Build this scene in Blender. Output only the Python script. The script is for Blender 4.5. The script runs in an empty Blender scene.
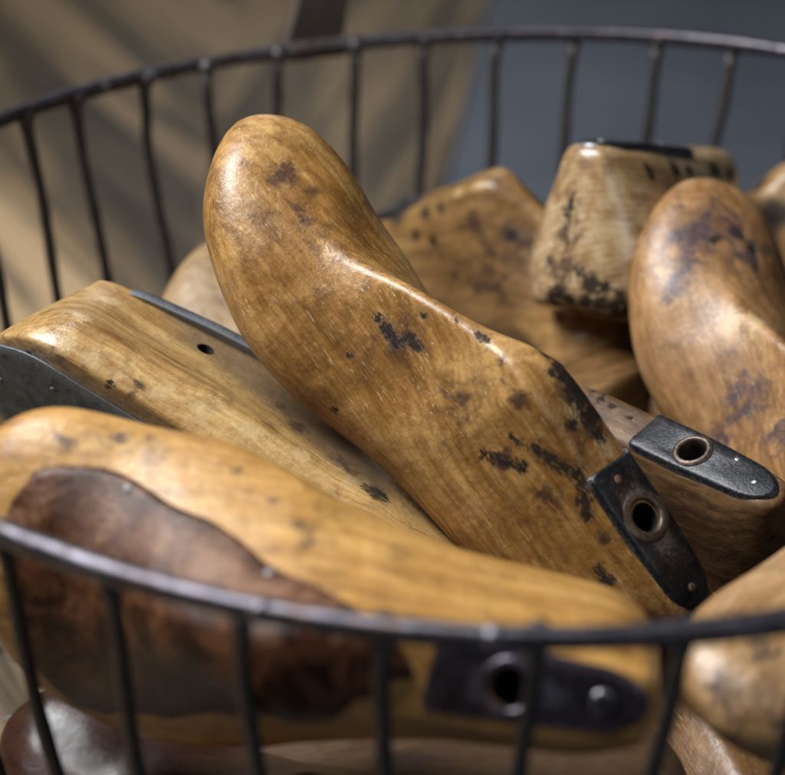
import numpy as np, math
def pch(xs,ys,x):
    """monotone-ish cubic (Catmull, finite difference, limited)"""
    xs=np.asarray(xs,float);ys=np.asarray(ys,float)
    h=np.diff(xs);d=np.diff(ys)/h
    m=np.zeros(len(xs));m[0]=d[0];m[-1]=d[-1]
    for i in range(1,len(xs)-1):
        if d[i-1]*d[i]>0:
            w1=2*h[i]+h[i-1];w2=h[i]+2*h[i-1]
            m[i]=(w1+w2)/(w1/d[i-1]+w2/d[i])
    x=np.clip(np.asarray(x,float),xs[0],xs[-1])
    i=np.clip(np.searchsorted(xs,x)-1,0,len(xs)-2)
    t=(x-xs[i])/h[i]
    return (2*t**3-3*t**2+1)*ys[i]+(t**3-2*t**2+t)*h[i]*m[i]+(-2*t**3+3*t**2)*ys[i+1]+(t**3-t**2)*h[i]*m[i+1]
BASE=dict(L=27.0,
 zs=[(0,2.4),(3,2.0),(7,1.9),(12,1.0),(17,0.0),(20,0.05),(24,0.5),(27,1.3)],
 w=[(0,2.6),(3,3.1),(7,3.15),(11,3.0),(14,3.3),(17,3.95),(19,4.2),(22,4.0),(24.5,3.45),(27,2.6)],
 h=[(0,9.0),(3,9.35),(7,9.7),(11.2,10.2),(12.2,10.05),(14,9.0),(17,7.1),(19.3,5.3),(21,4.45),(23,3.95),(25.5,3.4),(27,2.85)],
 t=[(0,.95),(3,1.1),(7,1.15),(11,1.12),(12.4,.72),(14.5,.36),(18,.22),(27,.1)],
 p=[(0,1.6),(8,1.3),(12,1.12),(16,1.15),(19,1.45),(22,2.0),(27,2.2)],
 q=[(0,1.3),(8,1.1),(11.5,1.0),(14,.76),(17,.70),(19.5,.9),(22.5,1.8),(27,2.2)],
 zw=[(0,.3),(8,.28),(14,.26),(20,.34),(27,.42)],
 yc=[(0,0),(8,.1),(14,.25),(19,.1),(23,-.5),(27,-1.3)],
 yr=[(0,0),(8,0),(13,.15),(17,.35),(20.5,.5),(24,.1),(27,0)],   # ridge offset from the section centre
 heel=2.6, toe=3.6, hs=1.0)
def last_rings(P,nx=110):
    L=P['L']
    u=np.linspace(0,1,nx)
    xs=L*(.5-.5*np.cos(np.pi*np.clip(u,0,1)))*.55+L*u*.45
    xs[0]=0.004;xs[-1]=L-.004
    g=lambda k:pch(*zip(*P[k]),xs)
    zs,w,h,t,p,q,zw,yc,yr=[g(k) for k in ('zs','w','h','t','p','q','zw','yc','yr')]
    # ends close like ellipses
    eh=np.sqrt(np.clip(1-(1-np.clip(xs/P['heel'],0,1))**2.2,0,1))
    et=np.sqrt(np.clip(1-(1-np.clip((L-xs)/P['toe'],0,1))**2.3,0,1))
    ez=np.sqrt(np.clip(1-(1-np.clip((L-xs)/1.6,0,1))**2.0,0,1))
    ezh=np.sqrt(np.clip(1-(1-np.clip(xs/1.0,0,1))**2.0,0,1))
    rings=[]
    for i in range(nx):
        W=w[i]*eh[i]*et[i]; T=min(t[i],W*.8)*1.0
        z0,z1=zs[i],h[i]
        zm=z0+(z1-z0)*.42; k=min(ez[i],.25+.75*ezh[i]) ; 
        if xs[i]>L/2: z0=zm-(zm-z0)*ez[i]; z1=zm+(z1-zm)*ez[i]
        else:
            z0=z0+ (1-ezh[i])*1.1; z1=z1-(1-ezh[i])*.5
        zz=z0+(z1-z0)*zw[i]
        half=[]
        B=W*P.get('fe',.78)
        for s in np.linspace(0,1,9)[:-1]: half.append((B*s,z0))
        for a in np.linspace(0,np.pi/2,9)[:-1]:
            half.append((B+(W-B)*np.sin(a)**.9, z0+(zz-z0)*(1-np.cos(a)**.9) if a<np.pi/2 else zz))
        for s in np.linspace(0,1,19)[:-1]:
            ss=s
            v=max(1-ss**p[i],0)**(1/q[i])
            half.append((T+(W-T)*v, zz+(z1-zz)*ss))
        # dense at the top for domed sections
        for s in np.linspace(0,1,8):
            half.append((T*(1-s), z1+ (0.06 if xs[i]<12 else .0)*(1-(1-s)**2)))
        half=np.array(half)
        tt=np.clip((half[:,1]-zz)/max(z1-zz,1e-6),0,1)
        # resample side by arclength so domed tops are even
        seg=np.r_[0,np.cumsum(np.linalg.norm(np.diff(half[16:],axis=0),axis=1))]
        tgt=np.linspace(0,seg[-1],30)
        side=np.stack([np.interp(tgt,seg,half[16:,0]),np.interp(tgt,seg,half[16:,1])],1)
        half=np.r_[half[:16],side]
        tt=np.clip((half[:,1]-zz)/max(z1-zz,1e-6),0,1)
        off=yr[i]*tt**1.3
        as_=float(pch(*zip(*P['asl']),xs[i])) if 'asl' in P else 1.
        Lh=np.stack([half[:,0]*as_+off,half[:,1]],1); Rh=np.stack([-half[:,0]+off,half[:,1]],1)
        ring=np.r_[Lh, Rh[-2:0:-1]]
        for _ in range(P.get('sm',2) if xs[i]>13 else P.get('smh',1)):
            ring=.5*ring+.25*(np.roll(ring,1,0)+np.roll(ring,-1,0))
        xx=np.full(len(ring),xs[i])
        if P.get('sh'):
            xx=xx-P['sh']*np.clip(9-ring[:,1],0,9)*np.clip(1-xs[i]/14,0,1)
        rings.append(np.c_[xx,ring[:,0]+yc[i],ring[:,1]])
    return np.array(rings)/100.
POSE={'A': {'holes': [], 'R': [[-0.58831, -0.66587, 0.4588], [0.34687, -0.72034, -0.60066], [0.73046, -0.19423, 0.65476]], 'T': [0.01835, -0.06762, 0.07542], 'sc': 1.0, 'sp': [('K', 11.84, -0.53, 10.04, 0.23), ('K', 11.08, -0.76, 10.15, 0.5), ('K', 10.43, -0.63, 10.18, 0.54), ('K', 9.78, -0.42, 10.14, 0.5), ('K', 8.91, -0.43, 10.02, 0.54), ('K', 9.11, 0.47, 10.06, 0.34), ('K', 8.26, -0.39, 9.92, 0.35), ('P', 9.45, 0.08, 10.11, 0.53), ('P', 7.66, -0.15, 9.84, 0.46), ('N', 10.12, -0.34, 10.18, 0.84), ('K', 9.74, -0.79, 10.08, 0.5), ('K', 10.77, -0.72, 10.17, 0.5), ('K', 8.87, -0.85, 9.93, 0.46), ('N', 8.53, -0.1, 9.97, 0.54), ('N', 15.93, 1.58, 5.87, 1.02), ('N', 12.04, 1.32, 9.58, 0.46), ('N', 9.52, 2.2, 7.63, 0.46), ('N', 8.56, 1.65, 9.09, 0.46), ('K', 11.11, -0.09, 10.25, 0.27), ('K', 7.96, -0.38, 9.87, 0.27), ('K', 14.9, 0.62, 8.4, 0.15), ('K', 13.99, 0.64, 8.96, 0.23), ('K', 13.66, 0.66, 9.18, 0.19), ('N', 12.67, 1.09, 9.6, 0.31), ('N', 12.04, 1.31, 9.6, 0.27), ('N', 13.3, 0.91, 9.31, 0.27), ('N', 12.62, 1.13, 9.56, 0.27), ('N', 11.96, 1.32, 9.68, 0.23), ('N', 11.42, 2.66, 5.75, 0.24), ('K', 10.12, 2.41, 6.91, 0.31), ('K', 9.71, 2.32, 7.25, 0.35), ('K', 9.29, 2.2, 7.65, 0.31), ('K', 8.91, 2.09, 7.97, 0.31), ('K', 10.09, 1.94, 8.4, 0.19), ('K', 9.72, 1.9, 8.51, 0.19), ('K', 9.16, 1.73, 8.94, 0.31), ('K', 8.56, 1.64, 9.11, 0.34), ('K', 7.99, 1.52, 9.31, 0.34), ('K', 7.48, 1.38, 9.51, 0.34), ('K', 7.03, 1.36, 9.48, 0.34), ('K', 6.51, 1.52, 9.18, 0.38), ('K', 5.98, 1.66, 8.88, 0.31), ('N', 4.81, 1.65, 8.81, 0.31), ('K', 3.45, 2.06, 7.92, 0.35), ('K', 3.94, 2.08, 7.91, 0.23), ('K', 16.85, 1.55, 5.55, 0.24), ('K', 16.35, 1.62, 5.63, 0.28), ('K', 15.93, 1.68, 5.7, 0.28), ('K', 15.58, 1.73, 5.76, 0.24), ('K', 15.41, 1.46, 6.33, 0.31), ('K', 14.96, 1.51, 6.46, 0.24), ('K', 16.29, 2.7, 4.06, 0.16), ('N', 23.82, -0.45, 3.77, 0.81), ('N', 22.11, 0.55, 4.1, 0.52), ('N', 22.62, -0.51, 4.01, 0.49), ('K', 15.88, 0.94, 7.27, 0.16), ('N', 7.28, 2.06, 8.08, 0.96), ('N', 12.38, 2.0, 7.26, 0.85), ('K', 15.01, 3.7, 2.2, 0.24), ('N', 11.07, 1.54, 9.7, 0.53)]}, 'D': {'holes': [], 'R': [[-0.31648, -0.91514, 0.24972], [0.64002, -0.4003, -0.65585], [0.70016, -0.04774, 0.71239]], 'T': [0.148, -0.049, 0.01996], 'sc': 1.0, 'sp': [('N', 23.62, 0.28, 3.75, 1.54), ('N', 23.82, -1.11, 3.73, 1.55), ('N', 22.37, -1.46, 3.92, 1.54), ('N', 22.37, 1.43, 3.87, 1.17), ('K', 23.17, -0.22, 3.9, 0.32), ('K', 23.34, -1.55, 3.77, 0.36), ('K', 22.37, -1.85, 3.82, 0.32), ('N', 24.54, -1.32, 3.59, 0.55), ('N', 23.15, -1.59, 3.79, 0.64), ('N', 24.18, 0.03, 3.65, 0.55), ('N', 21.75, -1.73, 3.88, 0.54), ('N', 23.08, 1.08, 3.77, 0.72), ('N', 23.89, 1.59, 3.38, 0.36), ('K', 23.59, -1.53, 3.73, 0.18), ('N', 22.27, 1.91, 3.73, 0.9), ('N', 21.56, 2.65, 3.5, 0.63), ('N', 15.26, 2.07, 5.28, 1.13), ('N', 13.01, 2.18, 6.26, 0.85), ('N', 14.31, 3.18, 3.51, 0.7), ('P', 18.74, 1.23, 5.13, 0.7), ('P', 18.44, 0.38, 5.86, 0.79)]}, 'E': {'holes': [], 'R': [[0.59403, -0.78827, 0.16049], [0.69826, 0.60433, 0.38369], [-0.39944, -0.11586, 0.90941]], 'T': [0.0125, 0.06792, 0.15437], 'sc': 1.12, 'sp': [('K', 0.0, 0.15, 6.48, 0.33), ('K', 0.0, 0.15, 6.01, 0.29), ('K', 0.07, -0.62, 3.84, 0.29), ('K', 0.29, -1.21, 3.5, 0.37), ('K', 0.59, -1.69, 3.3, 0.33), ('K', 0.16, 0.16, 2.88, 0.37), ('K', 1.06, -2.19, 3.1, 0.29), ('K', 2.66, -1.75, 8.32, 0.37), ('K', 4.94, -1.59, 8.71, 0.42), ('K', 6.19, -1.59, 8.73, 0.38), ('K', 8.67, -1.4, 9.12, 0.52), ('K', 10.32, -1.29, 9.11, 0.4), ('N', 6.93, -1.78, 8.32, 0.6), ('P', 0.6, -1.46, 7.32, 0.73), ('P', 0.79, -1.96, 5.32, 0.65), ('K', 0.13, 0.82, 4.11, 0.25), ('K', 0.31, 0.62, 2.66, 0.33), ('K', 0.37, -0.24, 2.6, 0.33), ('K', 0.4, -1.01, 2.6, 0.37), ('K', 0.61, -1.54, 2.63, 0.37), ('K', 1.0, -2.0, 2.63, 0.37), ('K', 1.5, -2.39, 2.59, 0.41), ('K', 0.78, 0.6, 2.31, 0.41), ('K', 1.19, -0.1, 2.22, 0.46), ('K', 1.16, -1.18, 2.22, 0.45), ('K', 1.45, -1.99, 2.26, 0.45), ('K', 2.22, -2.55, 2.32, 0.41), ('N', 0.0, 0.14, 3.73, 0.82), ('K', 0.28, -1.15, 3.32, 0.41), ('K', 0.0, 0.15, 6.25, 0.41), ('N', 0.0, 0.15, 5.43, 0.57)]}, 'G': {'holes': [([7.37, -1.86, 8.12], [0.024, -0.922, 0.386]), ([5.87, -1.71, 8.5], [0.002, -0.901, 0.434])], 'R': [[0.52678, 0.71098, -0.46584], [-0.76617, 0.63449, 0.10199], [0.36808, 0.30319, 0.87897]], 'T': [-0.02655, 0.24462, 0.07484], 'sc': 1.0, 'sp': [('K', 4.09, -0.83, 9.46, 0.83), ('K', 4.69, -0.35, 9.55, 0.72), ('K', 6.96, -1.24, 9.42, 0.46), ('N', 11.71, -2.16, 5.69, 1.28), ('N', 6.93, -3.06, 4.04, 1.33), ('N', 12.85, -0.77, 7.07, 0.78), ('K', 8.46, -1.2, 9.57, 0.35), ('N', 10.61, -1.47, 8.51, 0.79), ('N', 10.27, -2.34, 5.87, 0.79), ('K', 8.6, -2.43, 6.31, 0.25), ('K', 12.56, -0.89, 7.49, 0.39), ('N', 12.04, -1.55, 7.03, 0.98), ('K', 5.72, -1.82, 8.27, 0.2), ('P', 10.05, -0.66, 10.14, 0.4), ('P', 11.46, -0.31, 10.21, 0.34)]}, 'H': {'holes': [], 'R': [[-0.67575, -0.67537, -0.29537], [0.737, -0.62651, -0.2536], [-0.01378, -0.38906, 0.92111]], 'T': [0.11878, -0.06535, 0.08423], 'sc': 1.0, 'sp': [('K', 9.51, -0.3, 10.11, 0.21), ('K', 8.89, -0.31, 10.01, 0.21), ('K', 9.52, -0.62, 10.05, 0.17), ('K', 7.85, -0.19, 9.86, 0.17), ('K', 10.17, -0.43, 10.15, 0.17)]}, 'B': {'holes': [([4.36, -1.43, 6.67], [-0.023, -0.915, 0.402])], 'R': [[0.85111, -0.27696, 0.44599], [-0.30039, 0.43981, 0.84637], [-0.43056, -0.85432, 0.29113]], 'T': [-0.22381, -0.05273, 0.18326], 'sc': 1.2, 'sp': [('D', 3.48, -1.07, 7.77, 0.85), ('D', 4.87, -1.12, 7.66, 0.99), ('D', 6.82, -1.61, 6.39, 0.97), ('D', 8.64, -1.96, 5.67, 0.9), ('D', 10.57, -2.35, 4.9, 0.75), ('D', 2.48, -1.06, 7.7, 0.36), ('N', 8.86, -2.28, 5.11, 0.48), ('K', 12.28, -2.82, 4.0, 0.5), ('N', 10.85, -2.48, 4.67, 0.54), ('N', -0.98, -1.43, 2.24, 0.41), ('N', -0.31, -1.9, 2.15, 0.41), ('N', 0.33, -2.36, 2.07, 0.4), ('K', -0.11, -2.06, 2.12, 0.17), ('N', 1.06, -2.87, 2.01, 0.3), ('K', 2.88, -3.16, 2.01, 0.17), ('N', 3.65, -3.18, 2.01, 0.33), ('P', 0.07, -3.01, 2.17, 0.47), ('P', 0.9, -3.28, 2.33, 0.43), ('P', 2.0, -3.35, 2.46, 0.43), ('P', 3.12, -3.37, 2.51, 0.4), ('P', 4.45, -3.39, 2.64, 0.4), ('P', 5.95, -3.39, 2.7, 0.4), ('P', 7.69, -3.35, 3.15, 0.4), ('P', 9.46, -3.18, 3.55, 0.4), ('P', 11.38, -2.99, 3.72, 0.4), ('D', 4.23, -1.1, 7.7, 1.42), ('D', 5.89, -1.21, 7.33, 1.55), ('D', 7.91, -1.57, 6.47, 1.39), ('D', 9.77, -1.93, 5.67, 1.17), ('D', 11.53, -2.37, 4.81, 0.95), ('P', 0.45, -3.19, 3.76, 0.54), ('P', 0.6, -1.53, 6.33, 0.49), ('N', 3.74, -3.36, 2.45, 0.23), ('N', 7.77, -1.91, 5.83, 0.31), ('K', 9.11, -1.82, 1.5, 0.13)]}, 'C': {'holes': [], 'R': [[-0.97776, -0.16777, -0.12588], [0.17136, -0.29283, -0.94068], [0.12096, -0.94133, 0.31507]], 'T': [0.033, -0.18387, 0.16361], 'sc': 1.03, 'sp': [('N', 19.18, -4.12, 2.56, 0.31), ('N', 18.18, -4.33, 2.27, 0.27), ('N', 21.11, -3.82, 2.98, 0.47), ('N', 13.56, -3.29, 4.27, 0.33), ('N', 12.22, -2.85, 5.29, 0.39), ('N', 11.78, -2.47, 6.13, 0.32), ('N', 15.12, -3.88, 3.23, 0.34), ('N', 11.78, -3.43, 2.27, 0.31), ('P', 11.36, -3.29, 2.27, 0.41), ('P', 9.12, -2.82, 2.71, 0.4), ('K', 8.04, -0.44, 9.88, 0.24), ('K', 8.62, -0.55, 9.96, 0.3), ('K', 9.51, -0.38, 10.11, 0.37), ('P', 7.81, -0.16, 9.86, 0.27)]}, 'I': {'holes': [], 'R': [[-0.68234, 0.70323, 0.19973], [-0.72369, -0.61114, -0.32059], [-0.10338, -0.36329, 0.92592]], 'T': [0.24118, -0.04069, 0.17574], 'sc': 1.06, 'sp': [('P', 24.74, -2.17, 3.43, 0.19), ('P', 25.04, -1.75, 3.45, 0.19), ('P', 25.38, -1.6, 3.38, 0.16), ('N', 24.64, -1.45, 3.55, 0.62), ('N', 26.37, -1.08, 2.86, 0.93), ('N', 25.75, -0.16, 3.22, 0.92)]}, 'J': {'holes': [], 'R': [[-0.96309, -0.24665, 0.10783], [0.12039, -0.75293, -0.647], [0.24077, -0.61013, 0.75483]], 'T': [0.00319, -0.16991, 0.02273], 'sc': 1.0, 'sp': []}, 'K': {'holes': [], 'R': [[-0.39503, -0.87798, 0.27036], [0.6772, -0.47717, -0.5601], [0.62077, -0.03817, 0.78307]], 'T': [-0.05439, -0.05008, 0.00888], 'sc': 1.0, 'sp': [('N', 22.91, 0.32, 3.92, 0.55)]}, 'M': {'holes': [], 'R': [[-0.99057, 0.00619, -0.13687], [0.12254, -0.40671, -0.9053], [-0.06127, -0.91354, 0.40211]], 'T': [0.05364, -0.14088, 0.07173], 'sc': 1.0, 'sp': [('N', 10.43, -2.03, 6.87, 1.47)]}, 'R': {'holes': [], 'R': [[-0.30897, -0.90899, 0.27977], [0.9475, -0.31967, 0.00775], [0.08239, 0.26748, 0.96003]], 'T': [0.06113, -0.18385, -0.00509], 'sc': 1.0, 'sp': []}, 'N': {'holes': [], 'R': [[-0.62385, -0.78153, -0.00489], [0.77981, -0.62287, 0.06262], [-0.05199, 0.03526, 0.99803]], 'T': [0.13293, -0.00284, 0.03629], 'sc': 1.0, 'sp': []}, 'P': {'holes': [], 'R': [[0.83205, -0.54823, 0.08447], [0.5547, 0.82235, -0.12671], [0.0, 0.15229, 0.98834]], 'T': [-0.05216, 0.02889, 0.04855], 'sc': 1.0, 'sp': []}, 'Q': {'holes': [], 'R': [[0.21567, -0.8623, -0.45818], [0.97049, 0.13747, 0.1981], [-0.10783, -0.48739, 0.8665]], 'T': [-0.07663, -0.08099, 0.06454], 'sc': 1.0, 'sp': []}, 'F': {'holes': [], 'R': [[-0.62385, -0.14126, -0.76867], [0.05199, -0.98885, 0.13954], [-0.77981, 0.04709, 0.62424]], 'T': [0.21368, 0.20116, 0.13977], 'sc': 1.0, 'sp': [('K', 1.88, 0.03, 9.28, 0.62), ('K', 2.03, 1.83, 8.15, 0.81), ('N', 2.81, -0.82, 9.35, 1.14), ('N', 2.49, 2.09, 7.74, 0.91)]}, 'O': {'holes': [], 'R': [[0.94821, -0.31263, 0.05621], [0.31607, 0.91101, -0.26489], [0.03161, 0.26893, 0.96264]], 'T': [-0.03955, -0.08126, 0.00755], 'sc': 1.0, 'sp': []}}
import bpy, bmesh, random
from mathutils import Vector, Matrix
random.seed(7)
S=bpy.context.scene; COL=S.collection
RB,HB=.30,.24                      # rim radius and rim height of the basket, metres
MC=np.array([[0.9998460946737926,-0.017543858343169016,0.0],[-0.007662597265464153,-0.4367008557108827,0.8995741477079753],[-0.01578200141656572,-0.8994356984553247,-0.4367680766441955]])
CC=np.array([0.19853249988706526,-0.19759271918901242,3.048766819445652])*RB
# ------------------------------------------------------------------ helpers
def short(P,L):
    P=dict(P);s=(L-12.)/(P['L']-12.)
    for k,v in list(P.items()):
        if isinstance(v,list): P[k]=[(x if x<=12 else 12+(x-12)*s,y) for x,y in v]
    P['L']=L;return P
PA=dict(BASE)
PH=dict(BASE);PH['w']=[(x,y*(.74 if x<13 else .74+.26*min(1,(x-13)/5.))) for x,y in PH['w']];PH['t']=[(x,y*.82) for x,y in PH['t']]
PE=short(BASE,17.5);PE['smh']=7
PB=short(BASE,22);PB['sh']=.32;PB['h']=[(x,z*.84) for x,z in PB['h']];PB['fe']=.90;PB['w']=[(x,y*1.12) for x,y in PB['w']];PB['q']=[(0,.9),(3,.60),(9,.62),(14,1.0),(22,2.)];PB['p']=[(0,1.3),(3,1.0),(9,1.),(14,1.2),(22,2.)];PB['zw']=[(0,.30),(4,.30),(10,.30),(16,.34),(22,.42)]
PC=short(BASE,24.6)
PC['w']=[(0,2.1),(3,2.3),(7,2.65),(11,3.5),(13.5,4.3),(16,4.75),(18,4.65),(20,4.45),(22.5,3.95),(24.6,3.3)];PC['asl']=[(0,1.35),(8,1.35),(14,1.28),(20,1.32),(24.6,1.2)]
PC['q']=[(0,1.3),(8,1.1),(11.5,1.0),(15,1.1),(19.5,1.5),(24.6,2.2)]
PG=short(BASE,18.5)
def link(o,parent=None):
    COL.objects.link(o)
    if parent: o.parent=parent
    return o
def mesh_obj(name,verts,faces,mat,parent=None,smooth=True,sharp=None):
    me=bpy.data.meshes.new(name); me.from_pydata([tuple(map(float,v)) for v in verts],[],[tuple(int(i) for i in f) for f in faces]); me.update()
    bm=bmesh.new(); bm.from_mesh(me); bmesh.ops.recalc_face_normals(bm,faces=bm.faces); bm.to_mesh(me); bm.free()
    if smooth:
        for p in me.polygons: p.use_smooth=True
        if sharp: me.set_sharp_from_angle(angle=math.radians(sharp))
    if mat: me.materials.append(mat)
    return link(bpy.data.objects.new(name,me),parent)
def empty(name,M=None):
    o=bpy.data.objects.new(name,None); o.empty_display_size=.03; COL.objects.link(o)
    if M is not None: o.matrix_world=M
    return o
def tag(o,label=None,cat=None,group=None,kind=None):
    for k,v in (('label',label),('category',cat),('group',group),('kind',kind)):
        if v: o[k]=v
    return o
def gridf(nr,nc,cap=True):
    F=[]
    for i in range(nr-1):
        for j in range(nc):
            a=i*nc+j;b=i*nc+(j+1)%nc; F.append((a,b,b+nc,a+nc))
    if cap: F.append(tuple(range(nc))); F.append(tuple((nr-1)*nc+j for j in range(nc)))
    return F
def tube(path,r,n=10,closed=False,rj=0.,seed=0):
    """ring-swept tube; r may be a list"""
    rng=np.random.default_rng(seed); P=np.array(path,float); m=len(P)
    rr=np.broadcast_to(np.asarray(r,float),(m,)).copy()
    t=(np.roll(P,-1,0)-np.roll(P,1,0)) if closed else np.gradient(P,axis=0)
    t/=np.linalg.norm(t,axis=1)[:,None]
    V=[];ref=np.array([0,0,1.]) if abs(t[0][2])<.8 else np.array([1.,0,0])
    for i in range(m):
        u=np.cross(t[i],ref);u/=np.linalg.norm(u);w=np.cross(u,t[i])
        a=np.linspace(0,2*np.pi,n,endpoint=False)
        q=rr[i]*(1+(rng.normal(size=n)*rj if rj else 0))
        V.append(P[i]+np.outer(np.cos(a)*q,u)+np.outer(np.sin(a)*q,w))
    V=np.concatenate(V); F=[]
    for i in range(m if closed else m-1):
        for j in range(n):
            a=i*n+j;b=i*n+(j+1)%n;c=((i+1)%m)*n+(j+1)%n;d=((i+1)%m)*n+j; F.append((a,b,c,d))
    if not closed: F+= [tuple(range(n)),tuple((m-1)*n+j for j in range(n))]
    return V,F
def ball(c,r,nu=10,nv=7,sq=(1,1,1)):
    V=[];F=[]
    for i in range(nv):
        th=math.pi*(i+.5)/nv
        for j in range(nu):
            ph=2*math.pi*j/nu; V.append((c[0]+r*sq[0]*math.sin(th)*math.cos(ph),c[1]+r*sq[1]*math.sin(th)*math.sin(ph),c[2]+r*sq[2]*math.cos(th)))
    return np.array(V),gridf(nv,nu)
def join(parts):
    V=[];F=[];n=0
    for v,f in parts:
        V.append(np.asarray(v)); F+=[tuple(i+n for i in q) for q in f]; n+=len(v)
    return np.concatenate(V),F
# ------------------------------------------------------------------ materials
class NT:
    def __init__(s,name):
        s.m=bpy.data.materials.new(name); s.m.use_nodes=True; s.t=s.m.node_tree; s.t.nodes.clear()
        s.out=s.n('ShaderNodeOutputMaterial'); s.b=s.n('ShaderNodeBsdfPrincipled'); s.l(s.b.outputs[0],s.out.inputs[0])
    def n(s,t,**k):
        o=s.t.nodes.new(t)
        for a,v in k.items(): setattr(o,a,v)
        return o
    def l(s,a,b): s.t.links.new(a,b)
    def put(s,sock,v):
        if hasattr(v,'is_output'): s.l(v,sock)
        elif v is not None: sock.default_value=v
    def math(s,op,a,b=None,c=None,clamp=False):
        o=s.n('ShaderNodeMath',operation=op,use_clamp=clamp)
        for i,v in enumerate((a,b,c)):
            if v is not None: s.put(o.inputs[i],v)
        return o.outputs[0]
    def mapping(s,vec,scale,loc=(0,0,0),rot=(0,0,0)):
        o=s.n('ShaderNodeMapping'); s.l(vec,o.inputs[0]); o.inputs['Scale'].default_value=scale; o.inputs['Location'].default_value=loc; o.inputs['Rotation'].default_value=rot
        return o.outputs[0]
    def noise(s,vec,scale,detail=4,rough=.55,dist=0.):
        o=s.n('ShaderNodeTexNoise'); s.l(vec,o.inputs['Vector']); o.inputs['Scale'].default_value=scale; o.inputs['Detail'].default_value=detail
        o.inputs['Roughness'].default_value=rough; o.inputs['Distortion'].default_value=dist; return o.outputs[0]
    def ramp(s,f,stops):
        o=s.n('ShaderNodeValToRGB'); s.l(f,o.inputs[0]); e=o.color_ramp.elements
        while len(e)<len(stops): e.new(.5)
        for q,(p,c) in zip(e,stops):
            q.position=p; q.color=(c,c,c,1) if isinstance(c,(int,float)) else (*c,1)
        return o.outputs[0]
    def mix(s,f,a,b,mode='MIX'):
        o=s.n('ShaderNodeMix',data_type='RGBA',blend_type=mode); s.put(o.inputs[0],f)
        s.put(o.inputs[6],(*a,1) if isinstance(a,tuple) else a); s.put(o.inputs[7],(*b,1) if isinstance(b,tuple) else b); return o.outputs[2]
    def step(s,v,a,b):
        o=s.n('ShaderNodeMapRange',interpolation_type='SMOOTHSTEP'); s.put(o.inputs[0],v); o.inputs[1].default_value=a;o.inputs[2].default_value=b; return o.outputs[0]
    def attr(s,name):
        o=s.n('ShaderNodeAttribute',attribute_type='GEOMETRY',attribute_name=name); return o.outputs['Fac']
    def bump(s,h,strength,dist=.001,normal=None):
        o=s.n('ShaderNodeBump'); s.l(h,o.inputs['Height']); o.inputs['Strength'].default_value=strength; o.inputs['Distance'].default_value=dist
        if normal: s.l(normal,o.inputs['Normal'])
        return o.outputs[0]
    def set(s,**k):
        names={'color':'Base Color','rough':'Roughness','metal':'Metallic','normal':'Normal','coat':'Coat Weight','coatr':'Coat Roughness','spec':'Specular IOR Level'}
        for a,v in k.items():
            sock=s.b.inputs[names[a]]
            if isinstance(v,tuple): v=(*v,1)
            s.put(sock,v)
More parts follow.
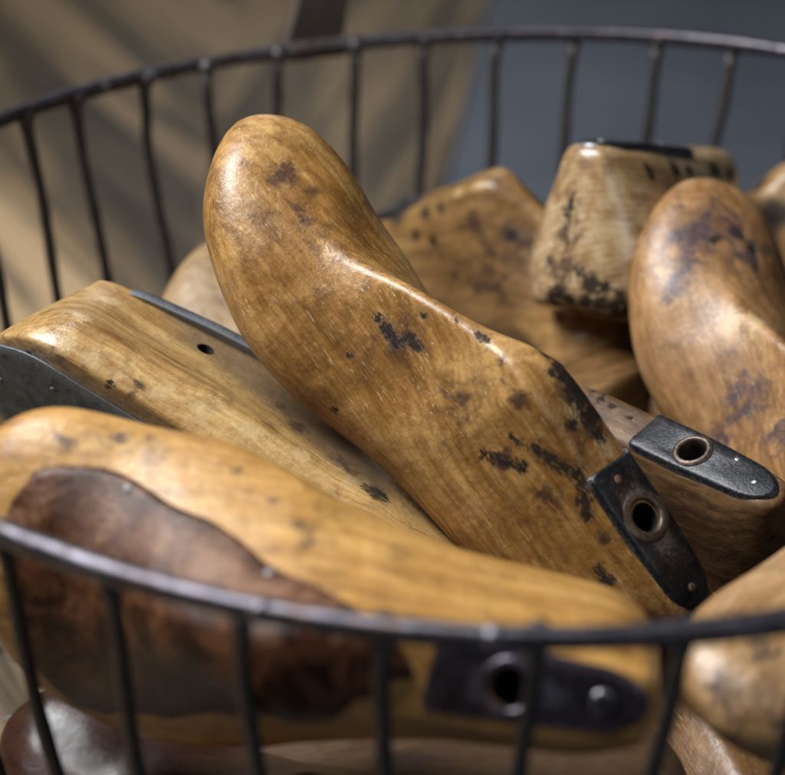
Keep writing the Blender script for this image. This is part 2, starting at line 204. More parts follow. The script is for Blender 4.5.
def wood(name,seed,lo=(.078,.032,.007),mid=(.262,.125,.030),hi=(.48,.280,.094),rough=.35,wear=.5,coat=.3,bs=1.,ncol=(.040,.020,.017)):
    m=NT(name); tc=m.n('ShaderNodeTexCoord').outputs['Object']
    off=(seed*3.7%11,seed*5.3%13,seed*7.9%17)
    cm=m.mapping(tc,(100,100,100),off)
    warp=m.noise(cm,.25,2)
    wv=m.n('ShaderNodeVectorMath',operation='MULTIPLY_ADD'); m.l(warp,wv.inputs[0]); wv.inputs[1].default_value=(0,.9,.9); m.l(cm,wv.inputs[2]); cw=wv.outputs[0]
    g1=m.noise(m.mapping(cw,(.10,1.5,1.5)),1.,5,.6,.4)
    g2=m.noise(m.mapping(cw,(.55,13,13)),1.,4,.65)
    big=m.noise(cm,.22,4,.6)
    wt=m.n('ShaderNodeTexWave',wave_type='RINGS',rings_direction='X'); m.l(m.mapping(cw,(.10,1,1),(0,4.+seed%3,7.)),wt.inputs['Vector']); wt.inputs['Scale'].default_value=1.0; wt.inputs['Distortion'].default_value=2.2; wt.inputs['Detail'].default_value=3; wt.inputs['Detail Scale'].default_value=.6
    f=m.math('ADD',m.math('MULTIPLY',g1,.52),m.math('ADD',m.math('MULTIPLY',g2,.24),m.math('ADD',m.math('MULTIPLY',big,.5),m.math('MULTIPLY',m.math('SUBTRACT',wt.outputs[1],.6),.042))))
    c=m.ramp(f,[(.44,lo),(.60,mid),(.78,hi)])
    # handled patina: soft brown clouds
    pat=m.step(m.noise(cm,.45,7,.7),.48,.74); c=m.mix(m.math('MULTIPLY',pat,.68),c,(.070,.029,.010)); gr=m.step(m.noise(m.mapping(cw,(.5,1.,1.),(4,2,8)),.8,8,.75),.56,.72); c=m.mix(m.math('MULTIPLY',gr,.42),c,(.050,.023,.009))
    # short dark pores along the grain
    pores=m.step(m.noise(m.mapping(cw,(1.6,26,26)),1.,2,.5),.64,.74); c=m.mix(m.math('MULTIPLY',pores,.45),c,(.05,.022,.008))
    # pale raised fibres and scuffs
    fib=m.step(m.noise(m.mapping(cm,(1.0,11,11),(3,1,2),(0,.06,.18)),1.,3,.6),.60,.69)
    zone=m.step(m.noise(cm,.4,3),.42,.62); fibm=m.math('MULTIPLY',fib,m.math('MULTIPLY',zone,wear)); c=m.mix(fibm,c,(.60,.45,.26))
    scr=m.step(m.noise(m.mapping(cm,(1.0,14,14),(2,6,3),(.2,.5,.9)),1.,2,.5),.67,.72); scr=m.math('MULTIPLY',scr,m.step(m.noise(cm,.5,3,.6),.45,.6)); c=m.mix(m.math('MULTIPLY',scr,.5*wear),c,(.50,.40,.27))
    n1=m.noise(cm,2.6,6,.65); n2=m.noise(cm,1.1,5,.6)
    P=m.attr('pale'); c=m.mix(m.math('MULTIPLY',m.step(m.math('ADD',P,m.math('MULTIPLY',m.math('SUBTRACT',m.noise(cm,1.6,7,.7),.5),3.2)),.35,1.1),m.math('MULTIPLY',m.step(P,.0,.4),.7)),c,(.47,.335,.17))
    D=m.attr('dull'); Df=m.step(m.math('ADD',D,m.math('MULTIPLY',m.math('SUBTRACT',n2,.5),.7)),.05,.85); c=m.mix(m.math('MULTIPLY',Df,.85),c,m.mix(n1,(.075,.046,.024),(.165,.108,.060)))
    n3=m.noise(cm,1.1,7,.68,.5); N=m.attr('brown'); Nf=m.step(m.math('ADD',N,m.math('MULTIPLY',m.math('SUBTRACT',n3,.5),3.6)),.35,1.25); Nf=m.math('MULTIPLY',Nf,m.step(N,.02,.45),None,True); c=m.mix(m.math('MULTIPLY',Nf,.86),c,ncol)
    K=m.attr('black'); ks=(.7,1.25,.95,1.6,.8)[seed%5]; kd=m.math('MULTIPLY',m.math('SUBTRACT',m.noise(m.mapping(cw,(2.6*ks,7.*ks,7.*ks)),1.,8,.78),.5),3.6)
    Kf=m.step(m.math('ADD',K,kd),.34,.78); Kf=m.math('MULTIPLY',m.math('POWER',Kf,.8),m.step(K,.02,.35)); c=m.mix(m.math('MULTIPLY',Kf,.96),c,m.mix(n1,(.008,.007,.008),(.035,.028,.024)))
    # a few stray specks everywhere
    sp=m.step(m.noise(m.mapping(cw,(1.3,3.4,3.4),(9,4,1)),1.,5,.75),.735,.77); c=m.mix(m.math('MULTIPLY',sp,.8),c,(.02,.011,.007))
    r=m.math('ADD',rough,m.math('MULTIPLY',m.math('SUBTRACT',n1,.5),.35)); r=m.math('ADD',r,m.math('MULTIPLY',Df,.25)); r=m.math('ADD',r,m.math('MULTIPLY',Kf,.22)); r=m.math('ADD',r,m.math('MULTIPLY',fibm,.2),clamp=True)
    h=m.math('ADD',m.math('MULTIPLY',g2,.55),m.math('ADD',m.math('MULTIPLY',fib,.8),m.math('MULTIPLY',n1,.5))); h=m.math('SUBTRACT',h,m.math('MULTIPLY',m.math('ADD',m.math('ADD',pores,scr),Kf),.5))
    m.set(color=c,rough=r,normal=m.bump(m.noise(cm,.9,3),.26*bs,.004,m.bump(h,.42*bs,.0008)),spec=m.math('MULTIPLY_ADD',Kf,-.40,.5),coat=m.math('MULTIPLY_ADD',Kf,-coat*.7,coat*.8),coatr=.28)
    return m.m
def iron(name,base=(.030,.032,.038),edge=(.34,.34,.36),rust=.35,rough=.36,metal=.75,seed=0):
    m=NT(name); tc=m.n('ShaderNodeTexCoord').outputs['Object']; cm=m.mapping(tc,(100,100,100),(seed,seed*2.3,1))
    n=m.noise(cm,1.6,6,.65); f=m.noise(cm,7,5,.7); st=m.noise(m.mapping(cm,(1.,14,14)),1.,3)
    c=m.ramp(n,[(.35,tuple(b*.55 for b in base)),(.65,tuple(b*1.6 for b in base))])
    c=m.mix(m.math('MULTIPLY',m.step(m.noise(cm,1.1,6,.7),.5,.68),rust),c,(.085,.040,.022))
    pt=m.n('ShaderNodeNewGeometry').outputs['Pointiness']
    ed=m.step(m.math('ADD',pt,m.math('MULTIPLY',m.math('SUBTRACT',f,.5),.12)),.53,.60)
    c=m.mix(m.math('MULTIPLY',ed,.8),c,edge)
    sc=m.step(st,.66,.72); c=m.mix(m.math('MULTIPLY',sc,.25),c,edge)
    r=m.math('ADD',rough,m.math('MULTIPLY',m.math('SUBTRACT',f,.5),.4),clamp=True)
    m.set(color=c,rough=r,metal=metal,normal=m.bump(m.math('ADD',f,m.math('MULTIPLY',n,1.5)),.25,.0008))
    return m.m
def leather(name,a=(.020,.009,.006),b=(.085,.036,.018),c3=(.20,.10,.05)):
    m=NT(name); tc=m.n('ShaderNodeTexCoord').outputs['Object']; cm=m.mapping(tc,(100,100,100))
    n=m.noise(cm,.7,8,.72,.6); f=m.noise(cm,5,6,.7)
    c=m.ramp(m.math('ADD',m.math('ADD',m.math('MULTIPLY',n,.75),m.math('MULTIPLY',f,.25)),m.math('MULTIPLY',m.attr('worn'),.20)),[(.44,a),(.58,b),(.72,c3)])  # 'worn' only carries the painted glare into the colour
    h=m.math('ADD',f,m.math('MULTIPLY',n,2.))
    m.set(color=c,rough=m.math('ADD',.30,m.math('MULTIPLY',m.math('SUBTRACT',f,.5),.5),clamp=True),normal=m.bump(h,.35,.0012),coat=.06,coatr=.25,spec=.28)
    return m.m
HOLE=NT('dark_drilled_wood'); HOLE.set(color=(.012,.008,.006),rough=.8); HOLE=HOLE.m
# ------------------------------------------------------------------ the lasts
NXR=130
ATT={'K':'black','N':'brown','D':'dull','P':'pale'}
def stain(ob,spots,sc):
    me=ob.data; co=np.empty(len(me.vertices)*3); me.vertices.foreach_get('co',co); co=co.reshape(-1,3)*100/sc
    for t,nm in ATT.items():
        a=np.zeros(len(co))
        for s in spots:
            if s[0]!=t: continue
            d=np.linalg.norm(co-np.array(s[1:4]),axis=1)/max(s[4],.15)
            v=np.clip(1.25-d/1.25*.9,0,1) if t!='K' else np.clip(1.35-d*.85,0,1)
            a=np.maximum(a,v)
        at=me.attributes.new(nm,'FLOAT','POINT'); at.data.foreach_set('value',a.astype(np.float32))
def top_z(P,x): return float(pch(*zip(*P['h']),x))
def drill(ob,centre,axis,r,depth,sc):
    """cut a real hole: centre (cm) on the surface, axis pointing out of the wood"""
    ax=Vector(axis).normalized(); V=[];n=28
    u=ax.orthogonal().normalized();w=ax.cross(u); c=Vector(centre)*sc/100
    for z in (-depth,1.2):
        for k in range(n):
            a=2*math.pi*k/n; V.append(c+(u*math.cos(a)+w*math.sin(a))*(r*sc/100)+ax*(z*sc/100))
    cut=mesh_obj('drill',V,gridf(2,n),HOLE,ob.parent,False); bpy.context.view_layer.update()
    md=ob.modifiers.new('hole','BOOLEAN'); md.operation='DIFFERENCE'; md.object=cut; md.solver='EXACT'; md.material_mode='TRANSFER'
    dg=bpy.context.evaluated_depsgraph_get(); dg.update(); me=bpy.data.meshes.new_from_object(ob.evaluated_get(dg))
    ob.modifiers.clear(); ob.data=me; bpy.data.objects.remove(cut)
def plate(P,sc,mat,parent,x0=.35,x1=7.0,hole=(4.5,.62),w=1.12,thick=.75,ring_mat=None,screws=((6.2,0),(1.45,0)),screw_mat=None,name='top_plate',lift=.14,ringr=1.0,scr=.19):
    hx,hr=hole; n=72
    def hw(x):
        t=np.clip((x-x0)/1.5,0,1); return w*(.80+.20*np.clip((x-x0)/4.,0,1))*math.sqrt(max(1-(1-t)**2.2,0))
    # outline by angle around the hole
    pts=[]
    xs=np.r_[x0+ (x1-x0)*(np.linspace(0,1,40)**1.6)]
    for x in xs: pts.append((x,hw(x)))
    for y in np.linspace(hw(x1),-hw(x1),8)[1:-1]: pts.append((x1+.12*(y/w),y))
    for x in xs[::-1]: pts.append((x,-hw(x)))
    pts=np.array(pts); ang=np.unwrap(np.arctan2(pts[:,1],pts[:,0]-hx)); seg=np.r_[0,np.cumsum(np.linalg.norm(np.diff(pts,axis=0),axis=1))]
    tg=np.linspace(0,seg[-1],n,endpoint=False); O=np.stack([np.interp(tg,seg,pts[:,0]),np.interp(tg,seg,pts[:,1])],1)
    an=np.arctan2(O[:,1],O[:,0]-hx)
    Z=np.array([top_z(P,max(x,.2)) for x in O[:,0]])+lift; Zc=top_z(P,hx)+lift
    C=np.stack([hx+hr*np.cos(an),hr*np.sin(an)],1); ctr=np.array([hx,0])
    def inn(o,d):
        v=o-np.array([np.clip(o[0],x0+1.2,x1-.8),0]); L=np.linalg.norm(v)+1e-6; return o-v/L*d
    I1=np.array([inn(o,.05) for o in O]); I2=np.array([inn(o,.14) for o in O])
    Ow=np.array([inn(o,-.22) for o in O])
    rings=[np.c_[Ow,Z-thick],np.c_[Ow*1+ (O-Ow)*.7,Z-.16],np.c_[O,Z-.09],np.c_[I1,Z-.025],np.c_[I2,Z],np.c_[(I2+C)/2,(Z+Zc)/2+.02],np.c_[C,np.full(n,Zc)],np.c_[C,np.full(n,Zc-thick)]]
    V=np.concatenate(rings)*sc/100
    F=gridf(len(rings),n,False)
    for j in range(n):
        a=(len(rings)-1)*n+j;b=(len(rings)-1)*n+(j+1)%n; F.append((a,b,(j+1)%n,j))
    po=mesh_obj(name,V,F,mat,parent,sharp=40)
    if ring_mat:
        prof=[(hr+.0,-.5),(hr-.03,.02),(hr+.03,.10),(hr+.12,.12),(ringr-.10,.07),(ringr-.02,.03),(ringr,-.06),(ringr,-.3)]
        m=40;V=[]
        for (r,z) in prof:
            for k in range(m):
                a=2*math.pi*k/m; V.append((hx+r*math.cos(a),min(max(r*math.sin(a),-9),9),Zc+z))
        V=np.array(V)*sc/100; F=gridf(len(prof),m,False)
        mesh_obj('eyelet',V,F,ring_mat,po)
    for sx,sy in screws:
        z=top_z(P,sx)+lift
        V,F=ball((sx,sy,z-.02),scr,14,8,(1,1,.38)); mesh_obj('screw',V*sc/100,F,screw_mat or mat,po)
    return po
GROUP='wooden shoe lasts in the wire basket'
def last(key,P,label,mat):
    d=POSE[key]; sc=d['sc']
    M=Matrix([list(d['R'][i])+[d['T'][i]] for i in range(3)]+[[0,0,0,1]])
    root=empty('shoe_last',M); tag(root,label,'shoe last',GROUP)
    g=last_rings(P,NXR); V=g.reshape(-1,3)*sc
    b=mesh_obj('body',V,gridf(g.shape[0],g.shape[1]),mat,root,sharp=50)
    return root,b,sc,P,d['sp']
def finish(b,sc,sp):
    me=b.data
    for p in me.polygons: p.use_smooth=True
    me.set_sharp_from_angle(angle=math.radians(50)); stain(b,sp,sc)

IRON=iron('black_worn_iron'); RUSTY=iron('rusty_eyelet_iron',(.075,.052,.040),(.30,.26,.22),.7,.42,.6,3)
STEEL=iron('bright_worn_steel',(.10,.10,.11),(.55,.55,.56),.3,.3,.9,5); COPPER=iron('copper_nail_head',(.24,.13,.085),(.5,.36,.28),.2,.4,.7,6)
OILED=iron('oiled_black_iron',(.008,.009,.011),(.10,.10,.11),.15,.36,.2,13)
PURPLE=iron('purplish_worn_iron',(.085,.068,.088),(.40,.40,.46),.4,.30,.85,8); BLUEIRON=iron('blue_grey_sole_iron',(.070,.088,.108),(.22,.25,.28),.08,.40,.6,11)
STAKENAIL=iron('dull_nail_iron',(.045,.048,.055),(.2,.2,.22),.5,.5,.5,14)
NAIL=iron('nail_head_iron',(.16,.15,.15),(.4,.4,.4),.5,.5,.6,4)

# the last in the middle of the photo, toe up
rt,b,sc,P,sp=last('A',PA,'amber shoe last in the middle, standing toe up, black flecks on its comb',wood('amber_wood_flecked',1,wear=.8))
drill(b,(4.5,0,top_z(P,4.5)),(0,0,1),.61,3.2,sc); finish(b,sc,sp)
plate(P,sc,IRON,rt,ring_mat=RUSTY,screws=((6.35,.1),(1.25,0)),screw_mat=COPPER,hole=(4.55,.68),w=1.2,ringr=1.1)
# the last at the left lying on its side, sole plate towards the lens
rt,b,sc,P,sp=last('B',PB,'pale shoe last lying on its side at the left, iron plate under its heel',wood('pale_varnished_wood',2,(.14,.066,.020),(.37,.215,.075),(.57,.39,.165),.25,.3,.5))  # pale spots along its crest paint the highlight over the worn edge
for q,ax in POSE['B']['holes']: drill(b,q,ax,.33,1.6,sc)
finish(b,sc,sp)
plate(P,sc,iron('slate_grey_edge_iron',(.045,.050,.058),(.22,.23,.25),.1,.55,.4,9),rt,x0=.2,x1=7.6,hole=(4.4,.5),w=1.25,thick=.6,screws=((6.4,0),(1.4,0)),screw_mat=NAIL,lift=.22)
def sole_plate(P,sc,mat,parent,xmax=8.2,frac=.74,th=.16):
    g=last_rings(P,NXR)*100; sec=[];
    for r in g:
        if r[:,0].mean()>xmax or abs(r[:,1]).max()<.6: continue
        z0=r[:,2].min(); lowr=r[r[:,2]<z0+.12]; y0,y1=lowr[:,1].min(),lowr[:,1].max(); yc=(y0+y1)/2
        x=lowr[:,0].mean(); sec.append((x,yc,(y1-y0)/2*frac,z0))
    V=[];n=len(sec);m=9
    for k,(x,yc,hw,z) in enumerate(sec):
        for s in np.linspace(-1,1,m): V.append((x,yc+hw*s,z-th*(1-.6*abs(s)**6)))
    for k,(x,yc,hw,z) in enumerate(sec):
        for s in np.linspace(-1,1,m): V.append((x,yc+hw*s*1.0,z+.12))
    F=[]
    for L in (0,n*m):
        for i in range(n-1):
            for j in range(m-1): a=L+i*m+j; F.append((a,a+1,a+1+m,a+m))
    for i in range(n-1):
        for j in (0,m-1): a=i*m+j; F.append((a,a+m,a+m+n*m,a+n*m))
    for i in (0,n-1):
        for j in range(m-1): a=i*m+j; F.append((a,a+1,a+1+n*m,a+n*m))
    po=mesh_obj('sole_plate',np.array(V)*sc/100,F,mat,parent,sharp=40)
    for (fx,fs) in ((.2,.0),(.5,.78),(.78,.72),(.45,-.62),(.7,-.70),(.93,-.35)):
        x,yc,hw,z=sec[int(fx*(n-1))]; v,f=ball((x,yc+hw*fs,z-th),.13,12,6,(1,1,.3)); mesh_obj('nail',v*sc/100,f,STAKENAIL,po)
    return po
sole_plate(P,sc,BLUEIRON,rt)
# the near last with the leather lump
rt,b,sc,P,sp=last('C',PC,'honey coloured shoe last behind the front rim with a dark leather patch on it',wood('honey_wood',3,(.14,.058,.012),(.37,.185,.042),(.54,.31,.09),.44,.25,.12))
drill(b,(4.5,0,top_z(P,4.5)),(0,0,1),.66,3.2,sc); finish(b,sc,sp)
plate(P,sc,PURPLE,rt,thick=.9,ring_mat=PURPLE,screws=((1.75,0),),screw_mat=STEEL,scr=.42,hole=(4.6,.68),w=1.12,x1=7.1)
def leather_patch(P,sc,mat,parent):
    g=last_rings(P,200)*100; nr,nc=g.shape[:2]; X=g[:,:,0].mean(1)
    n=np.cross(np.roll(g,-1,1)-np.roll(g,1,1),np.gradient(g,axis=0)); n/=np.linalg.norm(n,axis=2)[:,:,None]+1e-9
    if (n[nr//2,nc//2]@np.array([0,0,1]))<0: n=-n
    top=nc//2
    rows=[]
    xs=np.linspace(7.4,22.6,90); m=61
    for x in xs:
        i=np.argmin(abs(X-x)); ring=g[i]; nn=n[i]
        # arclength from the top point
        d=np.r_[0,np.cumsum(np.linalg.norm(np.diff(np.r_[ring,ring[:1]],axis=0),axis=1))]; s=d[:-1]-d[top]
        t=(x-7.4)/(22.6-7.4)
        hw_pos=pch([0,.15,.3,.45,.62,.8,.93,1],[.05,2.4,3.5,4.1,4.1,3.8,2.6,.1],t)   # towards the side that faces up
        hw_neg=pch([0,.1,.3,.55,.8,.93,1],[.05,1.0,3.2,5.0,5.2,3.3,.1],t)
        hw_neg+=.12*math.sin(x*2.1)+.06*math.sin(x*5.3); hw_pos+=.12*math.sin(x*1.7+1)
        row=[]
        for u in np.linspace(-1,1,m):
            ss=u*(hw_pos if u>0 else hw_neg); 
            p=np.array([np.interp(ss,s,ring[:,k]) for k in range(3)]); q=np.array([np.interp(ss,s,nn[:,k]) for k in range(3)])
            e=min((1-abs(u))*max(hw_pos if u>0 else hw_neg,.2),(t)*14,(1-t)*14)
            off=-.10+.36*min(1,(max(e,0)/.35))**.5+.30*math.exp(-((t-.38)/.22)**2)*(1-u*u)
            row.append(p+q/ (np.linalg.norm(q)+1e-9)*off)
        rows.append(row)
    V=np.array(rows).reshape(-1,3); F=[]
    for i in range(len(xs)-1):
        for j in range(m-1): a=i*m+j; F.append((a,a+1,a+m+1,a+m))
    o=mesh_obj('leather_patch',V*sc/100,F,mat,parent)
    wn=[]  # 'worn': glare on the upper leather painted as a lighter tone, shaded rest left dark
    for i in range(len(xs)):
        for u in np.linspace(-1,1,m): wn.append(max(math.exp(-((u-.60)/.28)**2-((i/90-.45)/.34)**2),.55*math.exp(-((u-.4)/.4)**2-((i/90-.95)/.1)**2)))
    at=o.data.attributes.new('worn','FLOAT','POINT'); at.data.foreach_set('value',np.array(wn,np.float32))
    G=np.array(rows); N2=np.cross(np.gradient(G,axis=0),np.gradient(G,axis=1)); N2/=np.linalg.norm(N2,axis=2)[:,:,None]+1e-9
    if N2[45,30,2]<0: N2=-N2
    for (i,j) in ((30,55),(64,56)):
        v,f=ball((0,0,0),.17,12,7,(1,1,.45)); z=N2[i,j]; u=np.cross(z,[1,0,0]);u/=np.linalg.norm(u); w=np.cross(z,u)
        v=G[i,j]+v[:,:1]*u+v[:,1:2]*w+v[:,2:]*z; mesh_obj('tack',v*sc/100,f,NAIL,o)
    return o
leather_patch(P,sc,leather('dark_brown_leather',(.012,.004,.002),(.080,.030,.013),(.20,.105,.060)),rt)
# toe at the right edge
rt,b,sc,P,sp=last('D',PA,'brown shoe last at the right edge, toe up, mottled brown toe with painted purple sheen',wood('brown_mottled_wood',4,(.070,.030,.011),(.225,.112,.040),(.42,.235,.10),.40,.5,.1,.7,(.040,.027,.040))); finish(b,sc,sp)  # dark stains are real; their purple tint paints the window's cool sheen
# heel block at the back right
rt,b,sc,P,sp=last('E',PE,'pale worn shoe last at the back right, black stains along its heel edge',wood('pale_worn_wood',5,(.10,.050,.020),(.30,.185,.085),(.54,.41,.25),.24,.3,.6,.35))
drill(b,(4.5,0,top_z(P,4.5)),(0,0,1),.61,3.,sc); finish(b,sc,sp); plate(P,sc,IRON,rt,screws=((6.2,0),(1.4,0)),screw_mat=NAIL)
# behind the middle last
rt,b,sc,P,sp=last('G',PG,'ochre shoe last behind the middle one, two small holes in its side',wood('ochre_wood',6,(.060,.028,.009),(.20,.105,.034),(.36,.21,.08),.34,.3))
for q,ax in POSE['G']['holes']: drill(b,q,ax,.30,1.6,sc)
drill(b,(3.2,0,top_z(P,3.2)),(0,0,1),.54,3.,sc); finish(b,sc,sp); plate(P,sc,IRON,rt,screws=((1.4,0),),screw_mat=NAIL,x1=4.6,hole=(3.2,.55))
# lying under the middle one, plate to the right
rt,b,sc,P,sp=last('H',PH,'dark shoe last under the middle one, shiny black iron plate showing',wood('deep_brown_wood',7,(.020,.009,.003),(.065,.029,.009),(.18,.095,.034),.6,.2,0.,.5))
drill(b,(4.4,0,top_z(P,4.4)),(0,0,1),.61,3.2,sc); finish(b,sc,sp)
plate(P,sc,OILED,rt,ring_mat=RUSTY,screws=((1.3,0),(2.6,-.6)),screw_mat=STEEL,hole=(4.4,.60),ringr=.88,w=1.0,thick=1.35)
rt,b,sc,P,sp=last('I',PA,'rounded brown shoe last in the bottom right corner, seen through the front wires',wood('tan_scuffed_wood',8,(.10,.047,.016),(.28,.15,.055),(.42,.26,.12),.34,.3)); finish(b,sc,sp)
rt,b,sc,P,sp=last('J',short(BASE,23),'reddish brown polished shoe last in the bottom left corner',wood('reddish_dark_wood',9,(.010,.005,.004),(.032,.013,.009),(.060,.024,.018),.32,.1,.1,.25)); finish(b,sc,sp)
rt,b,sc,P,sp=last('K',PA,'cream shoe last behind the left one, only a small piece of toe showing',wood('cream_wood',10,(.12,.062,.022),(.22,.135,.055),(.30,.20,.10),.5,.2,0.)); finish(b,sc,sp)
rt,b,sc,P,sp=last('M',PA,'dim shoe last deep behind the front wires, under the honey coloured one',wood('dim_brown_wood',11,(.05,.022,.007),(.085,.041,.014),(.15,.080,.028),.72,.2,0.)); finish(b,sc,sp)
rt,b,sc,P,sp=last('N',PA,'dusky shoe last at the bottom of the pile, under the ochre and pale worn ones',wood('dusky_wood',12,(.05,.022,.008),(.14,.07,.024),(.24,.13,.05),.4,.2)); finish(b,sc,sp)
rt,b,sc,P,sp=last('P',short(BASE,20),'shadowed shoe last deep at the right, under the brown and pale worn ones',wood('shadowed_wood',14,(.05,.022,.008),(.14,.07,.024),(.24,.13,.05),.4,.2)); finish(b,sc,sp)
rt,b,sc,P,sp=last('Q',PA,'dark brown shoe last deep in the gap under the left and middle ones',wood('dark_brown_wood',15,(.05,.022,.008),(.13,.065,.022),(.22,.12,.045),.4,.2)); finish(b,sc,sp)  # evenly dark brown wood, like the other lasts low in the pile
rt,b,sc,P,sp=last('F',short(BASE,18),'stained orange brown shoe last at the far right, behind the pale worn one',wood('stained_orange_wood',16,(.075,.032,.010),(.26,.14,.05),(.42,.25,.10),.28,.3)); finish(b,sc,sp)
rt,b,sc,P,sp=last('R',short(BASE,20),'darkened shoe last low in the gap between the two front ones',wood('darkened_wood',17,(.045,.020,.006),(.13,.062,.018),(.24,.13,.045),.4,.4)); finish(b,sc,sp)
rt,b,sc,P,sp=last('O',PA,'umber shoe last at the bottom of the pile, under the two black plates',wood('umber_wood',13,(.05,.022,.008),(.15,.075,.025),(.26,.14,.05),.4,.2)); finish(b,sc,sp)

# ------------------------------------------------------------------ the basket
WIRE=iron('dark_rusted_wire',(.072,.067,.080),(.28,.26,.27),.55,.34,.85,2)
STAKE=iron('blackened_wire',(.012,.010,.010),(.09,.08,.08),.4,.46,.35,3)
bk=empty('wire_basket'); tag(bk,'round basket of dark rusted iron wire filled with shoe lasts','basket')
def rim_pt(a,dr=0,dz=0):
    w=.0014*math.sin(3*a+.6)+.0009*math.sin(7*a)
    return np.array([(RB+w+dr)*math.cos(a),(RB+w+dr)*math.sin(a),HB+.0010*math.sin(5*a+1)+dz])
parts=[tube([rim_pt(a) for a in np.linspace(0,2*np.pi,240,endpoint=False)],.0041*np.array([1+.05*math.sin(17*k)+.04*math.sin(5.3*k) for k in np.linspace(0,2*np.pi,240)]),14,True,.012,1)]
for a in (127.3,133.0,104.8,250.5,264.,281.): # weld lumps on the rim
    parts.append(ball(rim_pt(math.radians(a)),.0046,12,9,(1.25,1.,.95)))
V,F=join(parts); mesh_obj('rim',V,F,WIRE,bk)
TAP=.25; LEAN=-.085
def stake_pt(a,t,j=0.):
    """t = 0 at the rim, 1 at the base ring"""
    dz=t*(HB-.006); bow=.0
    r=RB*(1-TAP*dz/RB*1.0)+bow
    return np.array([r*math.cos(a)+LEAN*dz,r*math.sin(a),HB-.002-dz])
far=[142.5,136.2,127.9,121.2,113.2,105.,97.8,90.2,82.2,73.6,66.]
ang=far+[58,50,42,34,26,18,10,2,-6,-14,-22,-30,-38,-46,-53.5,-61,-69,-77]+[274.6,266.4,257.6,249.1,239.9,231.3]+[223,215,207,199,191,183,175,167,158.6,150.4]
for k,a in enumerate(ang):
    rng=random.Random(k*13+5); A=math.radians(a); tn=np.array([-math.sin(A),math.cos(A),0]); rd=np.array([math.cos(A),math.sin(A),0])
    ph,am=rng.uniform(0,6),rng.uniform(.0006,.0022)
    if abs(a-127.9)<.1: am=.0024;ph=.4          # the kinked wire at the left
    pts=[];rr=[]
    for t in np.linspace(0,1,26):
        p=stake_pt(A,t)+tn*am*math.sin(ph+t*9)*min(1,t*7)+rd*am*.7*math.sin(ph*2+t*7)
        pts.append(p); rr.append(.0028*(1+.35*math.exp(-t*40)+.05*math.sin(t*31+k)))
    V,F=tube(pts,rr,9,False,.03,k)
    bd=ball(pts[0]+np.array([0,0,.0003])-rd*.0012,.0045,10,7,(1,1,1.1))
    V,F=join([(V,F),bd]); mesh_obj('upright_wire',V,F,STAKE,bk)
cb=np.array([LEAN*(HB-.006),0,0]); rb=RB*(1-TAP*(HB-.006)/RB)
V,F=tube([cb+np.array([rb*math.cos(a),rb*math.sin(a),.0045]) for a in np.linspace(0,2*np.pi,160,endpoint=False)],.0035,10,True); mesh_obj('base_ring',V,F,WIRE,bk)
for k in range(9):
    y=-rb+(k+1)*2*rb/10; hx=math.sqrt(rb*rb-y*y)
    V,F=tube([cb+np.array([x,y,.0085]) for x in np.linspace(-hx,hx,12)],.002,8); mesh_obj('base_wire',V,F,WIRE,bk)
# strap handle standing on the far rim
HA=math.radians(109.0); rd=np.array([math.cos(HA),math.sin(HA),0]); tn=np.array([math.sin(HA),-math.cos(HA),0])
base=rim_pt(HA); path=[]
for t in np.linspace(0,1,22):
    up=.004+.115*t; path.append((base+np.array([0,0,-.006+up])+rd*(.001+.004*t+.05*t**3)+tn*(.034*t-.003),(.0172-.0024*min(1,t*4))))
V=[]
for p,hw in path:
    for s,o in ((-1,0),(-.9,.0019),(.9,.0019),(1,0),(.9,-.0019),(-.9,-.0019)): V.append(p+tn*hw*s+rd*o)
mesh_obj('strap_handle',V,gridf(len(path),6),iron('reddish_rusted_strap',(.012,.008,.007),(.06,.05,.045),.5,.6,.05,7),bk,sharp=40)

V,F=tube([rim_pt(HA+d)+np.array([0,0,-.0005]) for d in np.linspace(-.053,.053,14)],.0056,12,False,.03,4)
mesh_obj('handle_sleeve',V,F,bpy.data.materials['reddish_rusted_strap'],bk,sharp=50)
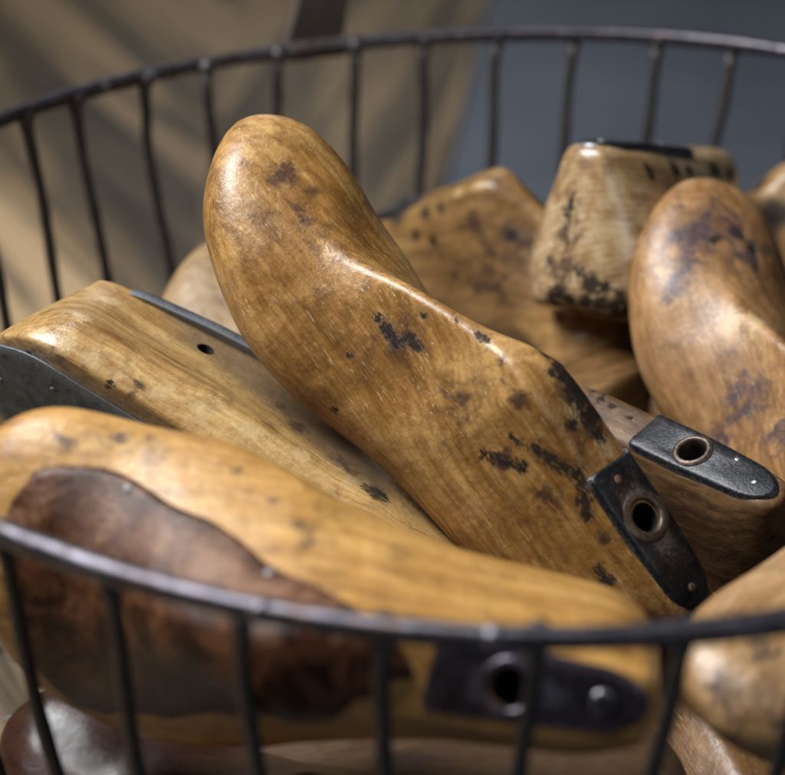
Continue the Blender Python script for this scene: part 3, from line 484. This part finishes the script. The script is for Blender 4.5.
# ------------------------------------------------------------------ the setting
def sheet(name,pts,z,mat,th=.0):
    return tag(mesh_obj(name,[(x,y,z) for x,y in pts],[tuple(range(len(pts)))],mat,None,False),kind='structure')
m=NT('blue_grey_floor_paint'); tc=m.n('ShaderNodeTexCoord').outputs['Object']
n=m.noise(tc,3,6,.6); n2=m.noise(tc,22,5,.65)
m.set(color=m.mix(m.math('MULTIPLY',n2,.5),m.ramp(n,[(.35,(.044,.052,.068)),(.65,(.078,.090,.110))]),(.066,.075,.092)),rough=m.math('ADD',.38,m.math('MULTIPLY',n2,.25)),normal=m.bump(n2,.15,.002))
sheet('grey_floor',[(-6,-4),(8,-4),(8,9),(-6,9)],0,m.m)
def boards(name,rot,width,seed,tint=1.,off=0.,lightx=None,gapw=.022,bal=(1.,1.,1.)):
    m=NT(name); tc=m.n('ShaderNodeTexCoord').outputs['Object']
    v=m.mapping(tc,(1,1,1),(0,0,0),(0,0,rot)); sx=m.n('ShaderNodeSeparateXYZ'); m.l(v,sx.inputs[0])
    u=m.math('DIVIDE',m.math('ADD',sx.outputs[1],off),width); idx=m.math('FLOOR',u); fr=m.math('FRACT',u)
    wn=m.n('ShaderNodeTexWhiteNoise',noise_dimensions='1D'); m.l(m.math('ADD',idx,seed),wn.inputs['W'])
    cb=m.n('ShaderNodeCombineXYZ'); m.l(m.math('ADD',m.math('MULTIPLY',sx.outputs[0],1.),m.math('MULTIPLY',idx,3.1)),cb.inputs[0]); m.l(sx.outputs[1],cb.inputs[1])
    g=m.noise(m.mapping(cb.outputs[0],(1.1,19,1)),1.,5,.66,1.3); g2=m.noise(m.mapping(cb.outputs[0],(5,160,1)),1.,3,.6)
    f=m.math('ADD',m.math('MULTIPLY',g,.95),m.math('ADD',m.math('MULTIPLY',g2,.2),m.math('MULTIPLY',m.math('SUBTRACT',wn.outputs[0],.5),.16)))
    c=m.ramp(f,[(.40,(.034*tint,.021*tint,.010*tint)),(.52,(.085*tint,.059*tint,.033*tint)),(.63,(.26*tint,.175*tint,.090*tint))])
    c=m.mix(1.,c,bal,'MULTIPLY') if bal!=(1.,1.,1.) else c
    gap=m.math('LESS_THAN',m.math('MINIMUM',fr,m.math('SUBTRACT',1.,fr)),gapw); c=m.mix(m.math('MULTIPLY',gap,.9),c,(.018,.012,.008))
    if lightx is not None:
        lf=m.math('GREATER_THAN',lightx,idx) ; c=m.mix(m.math('MULTIPLY',lf,.8),c,m.mix(g,(.30,.235,.15),(.47,.385,.265)))
    m.set(color=c,rough=m.math('ADD',.42,m.math('MULTIPLY',g2,.2)),normal=m.bump(m.math('SUBTRACT',g2,m.math('MULTIPLY',gap,3.)),.3,.001))
    return m.m
R1=math.atan2(-.95,.44)             # run of the left boards
E0=(.040,1.25);E1=(-.02,.70)        # pale edge of the wooden floor
SEAM=[(-.235,2.6),(-.195,.30)]
sheet('wooden_floor',[(-6,-4),(-.12,-4),(-.15,-.2),SEAM[1],(SEAM[0][0],9),(-6,9)],.004,boards('brown_boards_diagonal',-R1,.105,4,.66,.0,None))
sheet('wooden_floor',[(-.15,-.2),(-.12,-.3),E1,E0,(.30,3.6),(.9,9),(SEAM[0][0],9),SEAM[1]],.0045,boards('brown_boards_straight',-math.radians(80),.085,9,.66))
m=boards('pale_board',-R1,.5,2,1.30,.13,None,.01,(1.0,1.02,1.08))
sheet('wooden_floor',[(-.77,1.60),(-.371,.74),(-.239,.457),(-.11,.17),(-.12,-.3),(-1.2,-.9),(-1.9,.6)],.010,m)
# ------------------------------------------------------------------ light
def area(name,loc,target,size,power,color,sy=None):
    l=bpy.data.lights.new(name,'AREA'); l.shape='RECTANGLE'; l.size=size; l.size_y=sy or size; l.energy=power; l.color=color
    o=bpy.data.objects.new(name,l); COL.objects.link(o); o.location=loc
    o.rotation_euler=(Vector(target)-Vector(loc)).to_track_quat('-Z','Y').to_euler(); return o
area('window_light',(-.76,-.02,1.42),(0,0,.15),.82,48,(.97,.985,1.0),.62)
area('overhead_fill',(.1,-.1,2.3),(0,0,.1),1.9,2.4,(.78,.87,1.0),1.6)  # added overhead fill, unseen; also gives the rim its bluish stripe
area('room_light',(1.25,-1.7,1.35),(.05,0,.15),.42,4.5,(.84,.91,1.0),.32)
area('back_window_light',(-.2,2.2,1.0),(0,0,.15),.7,2.0,(.90,.95,1.0),.5)
W=bpy.data.worlds.new('World'); S.world=W; W.use_nodes=True; W.node_tree.nodes['Background'].inputs[0].default_value=(.55,.60,.70,1); W.node_tree.nodes['Background'].inputs[1].default_value=.012
# ------------------------------------------------------------------ camera
cam=bpy.data.cameras.new('camera'); co=bpy.data.objects.new('camera',cam); COL.objects.link(co)
pos=MC@(-CC)+np.array([0,0,HB])
Xc,Yc,Zc=MC[:,0],MC[:,1],MC[:,2]     # camera right, down, forward in the world
co.matrix_world=Matrix([[Xc[i],-Yc[i],-Zc[i],pos[i]] for i in range(3)]+[[0,0,0,1]])
cam.sensor_width=36; cam.lens=2200/785*36; cam.clip_start=.02; cam.clip_end=60
cam.dof.use_dof=True; cam.dof.focus_distance=.885; cam.dof.aperture_fstop=5.4
S.camera=co
S.view_settings.view_transform='Standard'; S.view_settings.look='None'; S.view_settings.exposure=0; S.view_settings.gamma=1
S.render.engine='CYCLES'; S.cycles.use_denoising=True; S.cycles.max_bounces=8
